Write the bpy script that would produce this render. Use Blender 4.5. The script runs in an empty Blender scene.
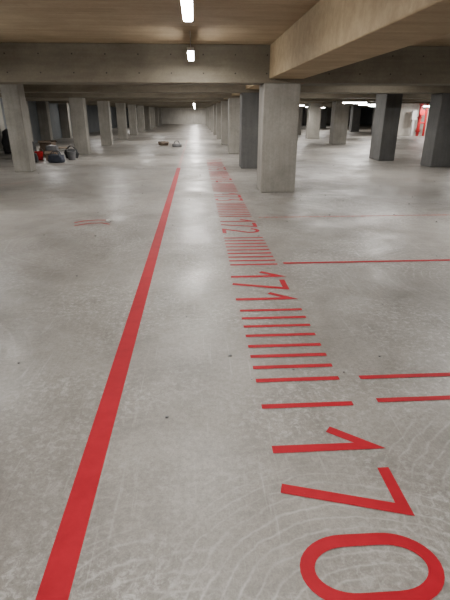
import bpy, bmesh, math, random
from mathutils import Vector, Matrix, noise as mnoise
random.seed(4)
scene=bpy.context.scene
COL=scene.collection

# ---------------------------------------------------------------- helpers
def link(o):
    COL.objects.link(o); return o
def mesh_obj(name,bm,mat=None,parent=None,smooth=False):
    me=bpy.data.meshes.new(name); bm.to_mesh(me); bm.free()
    if smooth:
        for p in me.polygons: p.use_smooth=True
    o=bpy.data.objects.new(name,me); link(o)
    if mat:
        for m in (mat if isinstance(mat,(list,tuple)) else [mat]): me.materials.append(m)
    if parent: o.parent=parent
    return o
def empty(name,loc=(0,0,0),rz=0):
    e=bpy.data.objects.new(name,None); e.empty_display_size=.2; link(e); e.location=loc; e.rotation_euler=(0,0,rz); return e
def add_box(bm,x0,x1,y0,y1,z0,z1,bev=0.0,mi=0):
    r=bmesh.ops.create_cube(bm,size=1)
    vs=r['verts']
    for v in vs:
        v.co=Vector(((x0+x1)/2+v.co.x*(x1-x0),(y0+y1)/2+v.co.y*(y1-y0),(z0+z1)/2+v.co.z*(z1-z0)))
    fs=set(f for v in vs for f in v.link_faces)
    for f in fs: f.material_index=mi
    if bev>0:
        es=list(set(e for v in vs for e in v.link_edges))
        bmesh.ops.bevel(bm,geom=es,offset=bev,segments=2,affect='EDGES',profile=.5)
def add_cyl(bm,p0,p1,r0,r1=None,seg=16,mi=0):
    if r1 is None: r1=r0
    p0=Vector(p0);p1=Vector(p1);d=p1-p0
    m=Matrix.Translation((p0+p1)/2) @ d.to_track_quat('Z','Y').to_matrix().to_4x4()
    r=bmesh.ops.create_cone(bm,cap_ends=True,segments=seg,radius1=r0,radius2=r1,depth=d.length,matrix=m)
    for v in r['verts']:
        for f in v.link_faces: f.material_index=mi
def add_tube(bm,pts,r,seg=8,mi=0):
    for a,b in zip(pts[:-1],pts[1:]): add_cyl(bm,a,b,r,seg=seg,mi=mi)

# ---------------------------------------------------------------- materials
def newmat(name):
    m=bpy.data.materials.new(name); m.use_nodes=True
    nt=m.node_tree; b=nt.nodes['Principled BSDF']; return m,nt,b
def ramp(nt,src,stops):
    r=nt.nodes.new('ShaderNodeValToRGB'); nt.links.new(src,r.inputs[0])
    el=r.color_ramp.elements
    while len(el)<len(stops): el.new(.5)
    for e,(p,c) in zip(el,stops):
        e.position=p; e.color=(*c,1) if len(c)==3 else c
    return r.outputs[0]
def coords(nt,scale=(1,1,1),loc=(0,0,0)):
    g=nt.nodes.new('ShaderNodeNewGeometry'); mp=nt.nodes.new('ShaderNodeMapping')
    mp.inputs['Scale'].default_value=scale; mp.inputs['Location'].default_value=loc
    nt.links.new(g.outputs['Position'],mp.inputs[0]); return mp.outputs[0]
def noise(nt,vec,scale,detail=6,rough=.6,dist=0):
    n=nt.nodes.new('ShaderNodeTexNoise'); nt.links.new(vec,n.inputs['Vector'])
    n.inputs['Scale'].default_value=scale; n.inputs['Detail'].default_value=detail
    n.inputs['Roughness'].default_value=rough; n.inputs['Distortion'].default_value=dist
    return n.outputs[0]
def math_n(nt,op,a,b=None,clamp=False):
    n=nt.nodes.new('ShaderNodeMath'); n.operation=op; n.use_clamp=clamp
    for i,x in enumerate((a,b)):
        if x is None: continue
        if isinstance(x,(int,float)): n.inputs[i].default_value=x
        else: nt.links.new(x,n.inputs[i])
    return n.outputs[0]
def mix(nt,fac,a,b,mode='MIX'):
    n=nt.nodes.new('ShaderNodeMixRGB'); n.blend_type=mode
    for i,x in enumerate((fac,a,b)):
        if isinstance(x,(int,float)): n.inputs[i].default_value=x
        elif isinstance(x,tuple): n.inputs[i].default_value=(*x,1)
        else: nt.links.new(x,n.inputs[i])
    return n.outputs[0]
def bump(nt,b,h,strength,dist=.01):
    n=nt.nodes.new('ShaderNodeBump'); n.inputs['Strength'].default_value=strength
    n.inputs['Distance'].default_value=dist
    nt.links.new(h,n.inputs['Height']); nt.links.new(n.outputs[0],b.inputs['Normal'])

def concrete(name,c0,c1,rough=.75,streak=True,bs=.25):
    m,nt,b=newmat(name)
    v=coords(nt)
    n1=noise(nt,v,1.3,8,.65,.3)
    col=ramp(nt,n1,[(.3,c0),(.7,c1)])
    n2=noise(nt,v,28,5,.7)
    col=mix(nt,.35,col,ramp(nt,n2,[(.3,(.55,.55,.55)),(.62,(1,1,1))]),'MULTIPLY')
    if streak:
        v2=coords(nt,(7,7,.5))
        n3=noise(nt,v2,1.4,4,.6)
        col=mix(nt,.35,col,ramp(nt,n3,[(.35,(.6,.58,.55)),(.6,(1,1,1))]),'MULTIPLY')
    else:
        v2=coords(nt,(.5,5,5))
        n3=noise(nt,v2,1.4,5,.6)
        col=mix(nt,.45,col,ramp(nt,n3,[(.35,(.55,.52,.47)),(.6,(1,1,1))]),'MULTIPLY')
    nt.links.new(col,b.inputs['Base Color'])
    b.inputs['Roughness'].default_value=rough
    bump(nt,b,n2,bs,.006)
    return m

def floor_mat():
    m,nt,b=newmat('polished_concrete_floor')
    v=coords(nt)
    big=noise(nt,v,.45,6,.6,.4)
    med=noise(nt,v,2.2,8,.7,.8)
    fine=noise(nt,v,38,6,.75)
    grit=noise(nt,v,120,3,.7)
    col=ramp(nt,big,[(.3,(.205,.192,.172)),(.7,(.325,.308,.282))])
    col=mix(nt,.65,col,ramp(nt,med,[(.33,(.60,.59,.575)),(.6,(1,1,1))]),'MULTIPLY')
    pat=noise(nt,coords(nt,(1,.7,1),(11,2,0)),1.0,7,.7,1.0)
    col=mix(nt,.3,col,ramp(nt,pat,[(.34,(.6,.6,.61)),(.54,(1,1,1))]),'MULTIPLY')
    col=mix(nt,.6,col,ramp(nt,fine,[(.3,(.5,.5,.5)),(.6,(1,1,1))]),'MULTIPLY')
    col=mix(nt,.45,col,ramp(nt,grit,[(.3,(.45,.45,.45)),(.6,(1,1,1))]),'MULTIPLY')
    sp=noise(nt,coords(nt,(1,1,1),(7,3,0)),24,8,.8,.5)
    blot=noise(nt,coords(nt,(1,1,1),(2,9,0)),.9,3,.5)
    f=math_n(nt,'MULTIPLY',ramp(nt,sp,[(.49,(0,0,0)),(.62,(1,1,1))]),ramp(nt,blot,[(.42,(.12,.12,.12)),(.6,(.6,.6,.6))]))
    col=mix(nt,f,col,(.44,.43,.41))
    sc=noise(nt,coords(nt,(22,1.1,1),(3,1,0)),1.6,6,.7,.6)
    col=mix(nt,math_n(nt,'MULTIPLY',ramp(nt,sc,[(.58,(0,0,0)),(.7,(1,1,1))]),.3),col,(.44,.43,.41))
    # broken trowel sweeps
    arcsum=None
    wob=noise(nt,v,1.6,4,.6)
    brk=noise(nt,coords(nt,(1,1,1),(4,4,0)),6,7,.75)
    for (cx,cy,rmin,rmax,fr,lo) in ((.62,.72,.2,.85,105,.30),(-.05,.45,.35,.9,90,.42),(-2.9,2.3,.6,1.6,60,.44),(2.9,4.2,.4,1.3,75,.44),(1.7,1.2,.3,.9,90,.42),(-1.5,6.0,.4,1.2,70,.46)):
        g=nt.nodes.new('ShaderNodeNewGeometry')
        d=nt.nodes.new('ShaderNodeVectorMath'); d.operation='DISTANCE'
        nt.links.new(g.outputs['Position'],d.inputs[0]); d.inputs[1].default_value=(cx,cy,0)
        dist=math_n(nt,'ADD',d.outputs['Value'],math_n(nt,'MULTIPLY',wob,.22))
        s=math_n(nt,'SINE',math_n(nt,'MULTIPLY',dist,fr))
        s=math_n(nt,'POWER',math_n(nt,'MAXIMUM',s,0.0),6.0)
        mk=ramp(nt,math_n(nt,'DIVIDE',dist,rmax+.4),[(rmin/(rmax+.4),(0,0,0)),((rmin+.15)/(rmax+.4),(1,1,1)),(rmax/(rmax+.4),(1,1,1)),(1,(0,0,0))])
        sect=noise(nt,coords(nt,(1,1,1),(cx*7,cy*5,0)),1.6,3,.5)
        s=math_n(nt,'MULTIPLY',s,math_n(nt,'MULTIPLY',mk,ramp(nt,sect,[(lo,(0,0,0)),(lo+.15,(1,1,1))])))
        arcsum=s if arcsum is None else math_n(nt,'MAXIMUM',arcsum,s)
    arc=math_n(nt,'MULTIPLY',arcsum,ramp(nt,brk,[(.36,(.03,.03,.03)),(.6,(.42,.42,.42))]),True)
    col=mix(nt,arc,col,(.48,.47,.45))
    nt.links.new(col,b.inputs['Base Color'])
    rr=noise(nt,coords(nt,(1,1,1),(1,5,0)),.8,7,.7,.5)
    nt.links.new(ramp(nt,rr,[(.35,(.28,.28,.28)),(.62,(.58,.58,.58))]),b.inputs['Roughness'])
    b.inputs['Specular IOR Level'].default_value=.47
    h=math_n(nt,'ADD',math_n(nt,'MULTIPLY',fine,.5),math_n(nt,'MULTIPLY',med,1.2))
    bump(nt,b,h,.4,.006)
    return m

def simple(name,c,rough=.5,metal=0,var=.25,scale=12):
    m,nt,b=newmat(name)
    n=noise(nt,coords(nt),scale,5,.6)
    col=mix(nt,1.0,c,ramp(nt,n,[(.3,(1-var,)*3),(.65,(1,1,1))]),'MULTIPLY')
    nt.links.new(col,b.inputs['Base Color'])
    b.inputs['Roughness'].default_value=rough; b.inputs['Metallic'].default_value=metal
    return m
def emis(name,c,s):
    m,nt,b=newmat(name)
    b.inputs['Base Color'].default_value=(*c,1)
    b.inputs['Emission Color'].default_value=(*c,1); b.inputs['Emission Strength'].default_value=s
    return m

M_floor=floor_mat()
M_col=concrete('column_concrete',(.22,.21,.185),(.34,.325,.29))
M_colshade=concrete('column_concrete_shaded',(.08,.08,.08),(.13,.13,.125))  # same column concrete, with the shade on dim columns put into the colour
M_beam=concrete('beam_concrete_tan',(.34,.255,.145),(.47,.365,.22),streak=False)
M_beamd=concrete('beam_concrete_dimmed',(.15,.13,.095),(.22,.195,.145),streak=False)  # transverse beams: light falloff painted in as a darker base colour
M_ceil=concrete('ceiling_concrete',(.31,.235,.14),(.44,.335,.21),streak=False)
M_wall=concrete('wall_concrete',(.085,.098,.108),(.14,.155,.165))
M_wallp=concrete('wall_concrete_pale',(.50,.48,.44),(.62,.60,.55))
M_tube=emis('lamp_diffuser',(1,.985,.96),60)
M_house=simple('lamp_housing',(.55,.55,.53),.5)
M_steel=simple('galvanised_steel',(.35,.35,.35),.4,.8)
M_hole=simple('tie_hole_shade',(.04,.035,.03),.9)  # solid discs; shade inside the tie holes is put into this colour
M_black=simple('black_fabric',(.03,.031,.034),.85)
M_navy=simple('navy_fabric',(.045,.052,.075),.8)
M_grey=simple('grey_plastic',(.12,.12,.125),.5)
M_card=simple('cardboard',(.20,.15,.11),.85)
M_white=simple('white_plastic',(.6,.6,.58),.5,var=.12)
M_redp=simple('red_enamel',(.38,.006,.01),.4)
M_wood=simple('pallet_wood',(.2,.15,.10),.8)
def red_mat():
    m,nt,b=newmat('red_floor_paint')
    v=coords(nt)
    n=noise(nt,v,5,6,.7); n2=noise(nt,v,60,4,.7)
    col=ramp(nt,n,[(.3,(.26,.001,.009)),(.7,(.35,.002,.014))])
    col=mix(nt,ramp(nt,n2,[(.68,(0,0,0)),(.8,(.35,.35,.35))]),col,(.36,.09,.085))
    nt.links.new(col,b.inputs['Base Color']); b.inputs['Roughness'].default_value=.6
    b.inputs['Specular IOR Level'].default_value=.22
    return m
M_red=red_mat()
def worn_red(name,lo,hi):
    m,nt,b=newmat(name)
    v=coords(nt); n=noise(nt,v,20,5,.8)
    col=mix(nt,ramp(nt,n,[(lo,(0,0,0)),(hi,(.8,.8,.8))]),(.36,.02,.022),(.26,.245,.225))
    nt.links.new(col,b.inputs['Base Color']); b.inputs['Roughness'].default_value=.5
    return m
M_redw=worn_red('worn_red_floor_paint',.42,.56)
M_redvw=worn_red('very_worn_red_floor_paint',.3,.48)

# ---------------------------------------------------------------- shell
XL,XR,YB,YF,ZC=-9.0,24.0,-8.0,72.0,2.8
def slab(name,x0,x1,y0,y1,z0,z1,mat,bev=0):
    bm=bmesh.new(); add_box(bm,x0,x1,y0,y1,z0,z1,bev); return mesh_obj(name,bm,mat)
slab('floor',XL-.3,XR+.3,YB-.3,YF+.3,-.2,0,M_floor)
slab('ceiling',XL-.3,XR+.3,YB-.3,YF+.3,ZC,ZC+.25,M_ceil)
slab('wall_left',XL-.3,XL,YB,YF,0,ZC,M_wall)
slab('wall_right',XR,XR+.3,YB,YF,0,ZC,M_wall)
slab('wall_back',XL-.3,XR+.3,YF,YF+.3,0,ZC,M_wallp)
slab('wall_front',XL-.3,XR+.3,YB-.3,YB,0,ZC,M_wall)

ROWS=[9.8,14.3,19.7,25.3,31,36.5,42,47.5,53,58.5,64]
ZB=2.13
for i,y in enumerate(ROWS):
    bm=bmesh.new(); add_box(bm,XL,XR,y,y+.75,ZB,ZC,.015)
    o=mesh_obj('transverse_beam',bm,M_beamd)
    if i==0:
        bm=bmesh.new()
        x=XL+.5
        while x<9:
            for z in (2.3,2.62):
                add_cyl(bm,(x,y-.004,z),(x,y+.02,z),.014,seg=12)
            x+=.62
        mesh_obj('tie_holes',bm,M_hole,parent=o)
bm=bmesh.new()
LX0,LX1=1.47,2.16
add_box(bm,LX0,LX1,YB,9.8,2.21,ZC,.015)
for a in range(len(ROWS)-1):
    add_box(bm,LX0,LX1,ROWS[a]+.75,ROWS[a+1],2.21,ZC,.0)
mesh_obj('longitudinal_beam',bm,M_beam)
def column(x0,x1,y0,y1,mat,zt=ZB):
    bm=bmesh.new(); add_box(bm,x0,x1,y0,y1,0,zt,.02)
    return mesh_obj('concrete_column',bm,mat)
for i,y in enumerate(ROWS):
    column(1.37,2.11,y,y+.7,M_col if i!=1 else M_colshade)
    if i==1: column(-5.25,-4.78,y-.5,y,M_col,ZC)
    else: column(-4.95,-4.4,y,y+.5,M_col)
    if i!=0 and i!=2: column(7.35,8.1,y,y+.7,M_colshade if i<3 else M_col)
    if i>0 and i!=4: column(13.8,14.5,y,y+.7,M_colshade)
column(6.5,7.06,16.4,17.4,M_colshade,ZC)
column(3.5,4.0,20.9,21.5,M_colshade,ZC)
column(4.6,5.2,28,28.6,M_col,ZC)
for y in (12.3,15.2,18.1,21.5,25,28.5,33):
    bm=bmesh.new(); add_box(bm,XL,XL+.55,y,y+.5,0,ZC,.015); mesh_obj('wall_pilaster',bm,M_col)
slab('wall_partition',13.2,18.2,34.5,34.7,0,ZC,M_wallp)

# ---------------------------------------------------------------- lamps
def batten(x,y,z,L=1.2,along='Y',power=60,area=True):
    e=empty('batten_lamp',(x,y,z))
    def bx(bm,u0,u1,w,z0,z1,b):
        if along=='Y': add_box(bm,-w,w,u0,u1,z0,z1,b)
        else: add_box(bm,u0,u1,-w,w,z0,z1,b)
    bm=bmesh.new(); bx(bm,-L/2,L/2,.055,.0,.05,.008)
    mesh_obj('housing',bm,M_house,parent=e)
    bm=bmesh.new(); bx(bm,-L/2+.02,L/2-.02,.05,-.04,.0,.016)
    mesh_obj('diffuser',bm,M_tube,parent=e)
    bm=bmesh.new()
    for s in (-L*.35,L*.35):
        p=(0,s) if along=='Y' else (s,0)
        add_cyl(bm,(p[0],p[1],.05),(p[0],p[1],ZC-z),.006,seg=8)
    mesh_obj('hanger_rods',bm,M_steel,parent=e)
    if area:
        ld=bpy.data.lights.new('lamp_light','AREA'); ld.shape='RECTANGLE'
        ld.size=.08 if along=='Y' else L; ld.size_y=L if along=='Y' else .08
        ld.energy=power; ld.color=(1,.955,.90)
        lo=bpy.data.objects.new('lamp_light',ld); link(lo); lo.parent=e; lo.location=(0,0,-.05)
for y,p in ((-5,80),(-1.6,75),(1.7,48),(4.85,42),(8.7,52),(12.4,85),(17.2,115),(22.6,130),(28.2,150),(33.8,150),(39.3,150),(44.8,150),(50.4,150),(56,150),(61.5,150),(69,150)):  # near-camera and back-wall lamps added to brighten near floor and far end
    batten(-.05,y,2.5 if y<25 else 2.06,1.15,'Y',p)
for x,y in ((7.0,21.2),(12.3,32.6),(13.7,44.5),(21.0,44.5),(11.4,44.5),(19,44),(6.2,30),(9.3,38.5),(16.4,33.2),(5.3,39),(9.5,26.5),(14.5,56),(8,56),(20,28)):
    batten(x,y,2.0,1.1,'X',115)
for x,y in ((5.2,12.5),(11,18),(14,24),(4.6,17.5),(8.5,4),(17,20),(4.5,6)):
    batten(x,y,2.5,1.1,'X',90)
for x,y in ((-3.7,7.5),(-7,6),(-6.8,12.6),(-2.9,17.3),(-6.8,22.8),(-2.9,28),(-6.8,33.8),(-2.9,39.2),(-5,1),(-6.8,50)):
    batten(x,y,2.5,1.15,'Y',55)

# ---------------------------------------------------------------- floor markings
ZP=.003
def quad(bm,pts):
    bm.faces.new([bm.verts.new((p[0],p[1],ZP)) for p in pts])
def rect(bm,x0,x1,y0,y1): quad(bm,[(x0,y0),(x1,y0),(x1,y1),(x0,y1)])
def line(bm,p,q,w):
    p=Vector(p);q=Vector(q);d=(q-p).normalized();n=Vector((-d.y,d.x))*w/2
    quad(bm,[p-n,q-n,q+n,p+n])
def stroke(bm,pts,w,closed=False):
    P=[Vector(p) for p in pts]; n=len(P); L=[];R=[]
    for i in range(n):
        a=P[i-1] if (i>0 or closed) else None
        c=P[(i+1)%n] if (i<n-1 or closed) else None
        d1=(P[i]-a).normalized() if a is not None else None
        d2=(c-P[i]).normalized() if c is not None else None
        if d1 is None: d1=d2
        if d2 is None: d2=d1
        n1=Vector((-d1.y,d1.x)); n2=Vector((-d2.y,d2.x)); m=(n1+n2).normalized()
        k=(w/2)/max(.35,m.dot(n1))
        L.append(bm.verts.new((*(P[i]+m*k),ZP))); R.append(bm.verts.new((*(P[i]-m*k),ZP)))
    for i in range(n if closed else n-1):
        j=(i+1)%n; bm.faces.new([L[i],R[i],R[j],L[j]])
def arc(cx,cy,rx,ry,a0,a1,n=18):
    return [(cx+rx*math.cos(math.radians(a0+(a1-a0)*i/n)),cy+ry*math.sin(math.radians(a0+(a1-a0)*i/n))) for i in range(n+1)]
SW=.056
H=.545
def glyph(c):
    k=SW/2
    if c=='1': return .17,[([(0.0,.60*H),(.17-k,H-.035),(.17-k,0)],False)]
    if c=='7': return .28,[([(0,H-k),(.28-k,H-k),(.10,0)],False)]
    if c=='0':
        w=.30;r=w/2-k; ry=.17
        return w,[(arc(w/2,H-k-ry,r,ry,0,180)+arc(w/2,k+ry,r,ry,180,360),True)]
    if c=='2':
        w=.27;r=w/2-k
        return w,[(arc(w/2,H-k-r,r,r,170,-35)+[(k,k),(w,k)],False)]
    if c=='3':
        w=.27;r=w/2-k
        return w,[([(0,H-k),(w-k,H-k),(w*.45,H*.58)]+arc(w*.45,H*.29+k*.5,r*1.1,H*.29-k*.5,90,-130),False)]
    if c=='4': return .28,[([(.2,0),(.2,.5*H)],False),([(.16,H),(k,.27*H),(.28,.27*H)],False)]
    if c=='5':
        w=.27
        return w,[([(w,H-k),(k+.02,H-k),(k,H*.56)]+arc(w*.45,H*.31,w*.5-k*.5,H*.31-k,110,-140),False)]
    if c=='6':
        w=.27;r=w/2-k
        return w,[(arc(w/2,k+H*.26,r,H*.26,0,360)[:-1],True),([(w*.7,H),(k,H*.33)],False)]
def number(txt,yfar,x0,mat=M_red,gaps=(.085,.085)):
    bm=bmesh.new(); s=0
    for n,ch in enumerate(txt):
        w,st=glyph(ch)
        for pts,cl in st:
            stroke(bm,[(x0+h,yfar-(s+a)) for a,h in pts],SW,cl)
        s+=w+(gaps[n] if n<2 else 0)
    bmesh.ops.recalc_face_normals(bm,faces=bm.faces[:])
    for f in bm.faces:
        if f.normal.z<0: f.normal_flip()
    return mesh_obj('floor_number',bm,mat)
X0,X1=.355,.895
number('170',1.965,.355,gaps=(.13,.08))
number('171',4.60,.335)
number('172',7.2,X0)
number('173',9.75,X0)
number('174',12.3,X0)
number('175',14.9,X0)
number('176',17.5,X0,M_redw)
bm=bmesh.new()
for y in (2.19,2.468,2.63,2.78,2.93,3.10,3.265,3.42,3.58): rect(bm,X0-.005,X1,y-.021,y+.021)
for b0 in (4.86,7.42,9.97,12.5,15.1):
    for i in range(9):
        y=b0+i*.148; rect(bm,X0,X1,y-.022,y+.022)
mesh_obj('floor_ruler_ticks',bm,M_red)
bm=bmesh.new(); rect(bm,-.607,-.49,-1.0,14.6)
mesh_obj('floor_lane_line',bm,M_red)
bm=bmesh.new(); rect(bm,-.592,-.50,14.6,30)
mesh_obj('floor_lane_line',bm,M_redvw)
bm=bmesh.new(); rect(bm,1.05,2.0,2.19,2.232); rect(bm,1.03,2.0,2.445,2.487)
mesh_obj('floor_short_stripes',bm,M_red)
bm=bmesh.new(); rect(bm,.97,6.5,4.86,4.915)
mesh_obj('floor_bay_line',bm,M_red)
bm=bmesh.new(); rect(bm,1.0,9,7.30,7.36)
mesh_obj('floor_bay_line',bm,M_redw)
bm=bmesh.new(); line(bm,(-6,9.2),(-4.1,12.0),.06)
mesh_obj('floor_bay_line',bm,M_redvw)
bm=bmesh.new()
stroke(bm,[(-1.93,7.12),(-1.8,7.24),(-1.6,7.29),(-1.42,7.27)],.04); stroke(bm,[(-1.88,6.92),(-1.7,7.06),(-1.5,7.08),(-1.36,6.98)],.035)
mesh_obj('red_tape_offcuts',bm,M_red)
bm=bmesh.new()
bmesh.ops.create_icosphere(bm,subdivisions=3,radius=.04)
for v in bm.verts:
    v.co*=1+.5*mnoise.noise(v.co*50); v.co.z*=.5; v.co+=Vector((-1.4,7.15,.028))
mn=min(v.co.z for v in bm.verts)
for v in bm.verts: v.co.z-=mn-.003
mesh_obj('crumpled_paper',bm,M_white)
# scattered concrete crumbs
bm=bmesh.new()
for i in range(150):
    x=random.uniform(-5,6); y=random.uniform(1.5,16)
    if abs(x+.55)<.12: continue
    r=random.uniform(.004,.013)
    q=bmesh.ops.create_icosphere(bm,subdivisions=1,radius=r)
    for v in q['verts']:
        v.co=Vector((v.co.x*random.uniform(.7,1.6)+x,v.co.y+y,v.co.z*.6+r*.55))
mesh_obj('concrete_crumbs',bm,M_grey)

# ---------------------------------------------------------------- clutter on the left
def sack(name,x,y,sx,sy,sz,mat,rz=0,seed=0,handles=False):
    e=empty(name,(x,y,0),rz)
    bm=bmesh.new()
    bmesh.ops.create_cube(bm,size=1)
    bmesh.ops.subdivide_edges(bm,edges=bm.edges[:],cuts=7,use_grid_fill=True)
    for v in bm.verts:
        c=v.co*2
        n=c.normalized()
        p=c*.55+n*.6
        p=p*(1+.18*mnoise.noise(c*1.6+Vector((seed,0,0)))+.06*mnoise.noise(c*5+Vector((seed,2,0))))
        v.co=Vector((p.x*sx/2*.85,p.y*sy/2*.85,max(0,(p.z*.5+.5)*sz)))
        if v.co.z<.03: v.co.z=0
    mesh_obj('body',bm,mat,e,True)
    if handles:
        bm=bmesh.new()
        for s in (-.18,.18):
            pts=[(math.cos(a)*sx*.28,s*sy,sz*.9+math.sin(a)*.16) for a in [math.pi*i/8 for i in range(9)]]
            add_tube(bm,pts,.013)
        mesh_obj('handles',bm,mat,e,True)
    return e
def bucket(name,x,y,mat):
    e=empty(name,(x,y,0))
    bm=bmesh.new(); add_cyl(bm,(0,0,0),(0,0,.3),.12,.15,24)
    top=max(bm.faces,key=lambda f:f.calc_center_median().z)
    r=bmesh.ops.inset_region(bm,faces=[top],thickness=.012)
    for v in top.verts: v.co.z-=.27; v.co.x*=.85; v.co.y*=.85
    mesh_obj('shell',bm,mat,e)
    bm=bmesh.new(); add_tube(bm,[(math.cos(a)*.155,math.sin(a)*.08+.0,.29+math.sin(a)*.13) for a in [math.pi*i/10 for i in range(11)]],.005)
    mesh_obj('bail',bm,M_steel,e)
def box(name,x,y,sx,sy,sz,rz=0):
    e=empty(name,(x,y,0),rz)
    bm=bmesh.new(); add_box(bm,-sx/2,sx/2,-sy/2,sy/2,0,sz,.004); mesh_obj('carton',bm,M_card,e)
    bm=bmesh.new()
    for s in (-1,1):
        r=bmesh.ops.create_cube(bm,size=1)
        M=Matrix.Translation((0,s*(sy/2+.06),sz+.03))@Matrix.Rotation(s*-.5,4,'X')@Matrix.Diagonal((sx,.15,.005,1))
        bmesh.ops.transform(bm,matrix=M,verts=r['verts'])
    mesh_obj('flaps',bm,M_card,e)
sack('equipment_bag',-5.75,16.6,.6,.4,.3,M_black,.3,1,True)
sack('equipment_bag',-4.8,16.5,.55,.35,.25,M_navy,-.3,5,True)
sack('rubbish_sack',-6.15,17.9,.5,.5,.6,M_black,.1,9)
sack('rubbish_sack',-5.45,18.4,.5,.45,.42,M_grey,.1,13)
sack('rubbish_sack',-6.9,19.4,.7,.6,.7,M_black,.1,17)
sack('rubbish_sack',-7.7,20.6,.8,.7,.9,M_black,.1,21)
sack('equipment_bag',-4.7,18.2,.5,.4,.3,M_black,.5,31,True)
box('cardboard_box',-5.2,17.4,.4,.3,.25,.1)
box('cardboard_box',-5.9,19.4,.5,.4,.5,-.2)
bucket('plastic_bucket',-4.5,17.4,M_grey)
bucket('plastic_bucket',-5.65,17.4,M_redp)
e=empty('wooden_pallet',(-6.4,21.9,0),.2)
bm=bmesh.new()
for x in (-.55,0,.55): add_box(bm,x-.05,x+.05,-.4,.4,0,.1,.003)
for i in range(6): add_box(bm,-.6,.6,-.4+i*.145,-.4+i*.145+.1,.1,.125,.003)
mesh_obj('slats',bm,M_wood,e)
sack('equipment_bag',-.95,23.8,.5,.3,.15,M_grey,.2,3,True)
box('cardboard_box',-1.7,25.2,.4,.35,.12,.5)

# red sprinkler riser by pale partition
e=empty('sprinkler_riser',(16.1,34.05,0))
bm=bmesh.new()
ZR=ZC-.03
add_cyl(bm,(0,0,0),(0,0,ZR),.11,seg=20)
for z in (.3,1.2,2.1): add_cyl(bm,(0,0,z),(0,0,z+.08),.17,seg=20)
add_cyl(bm,(0,0,1.6),(.0,-.3,1.6),.07,seg=16)
add_cyl(bm,(0,-.3,1.6),(0,-.34,1.6),.2,seg=20)
add_cyl(bm,(.45,0,0),(.45,0,ZR),.08,seg=16)
add_cyl(bm,(0,0,.9),(.45,0,.9),.06,seg=16)
mesh_obj('pipes',bm,M_redp,e)
bm=bmesh.new(); add_box(bm,-.6,-.25,-.1,.12,1.1,1.7,.01); add_box(bm,-.5,-.35,-.05,.1,0,1.1,.005)
mesh_obj('gauge_cabinet',bm,M_white,e)

# ---------------------------------------------------------------- camera
cd=bpy.data.cameras.new('camera'); cam=bpy.data.objects.new('camera',cd); link(cam)
cd.sensor_fit='VERTICAL'; cd.sensor_height=24; cd.lens=451/600*24; cd.clip_end=300
cam.location=(0,0,1.6); cam.rotation_euler=(math.radians(90-22.6),0,math.radians(-3.5))
scene.camera=cam
w=bpy.data.worlds.new('world'); scene.world=w; w.use_nodes=True
w.node_tree.nodes['Background'].inputs[0].default_value=(.5,.5,.5,1)
w.node_tree.nodes['Background'].inputs[1].default_value=.2
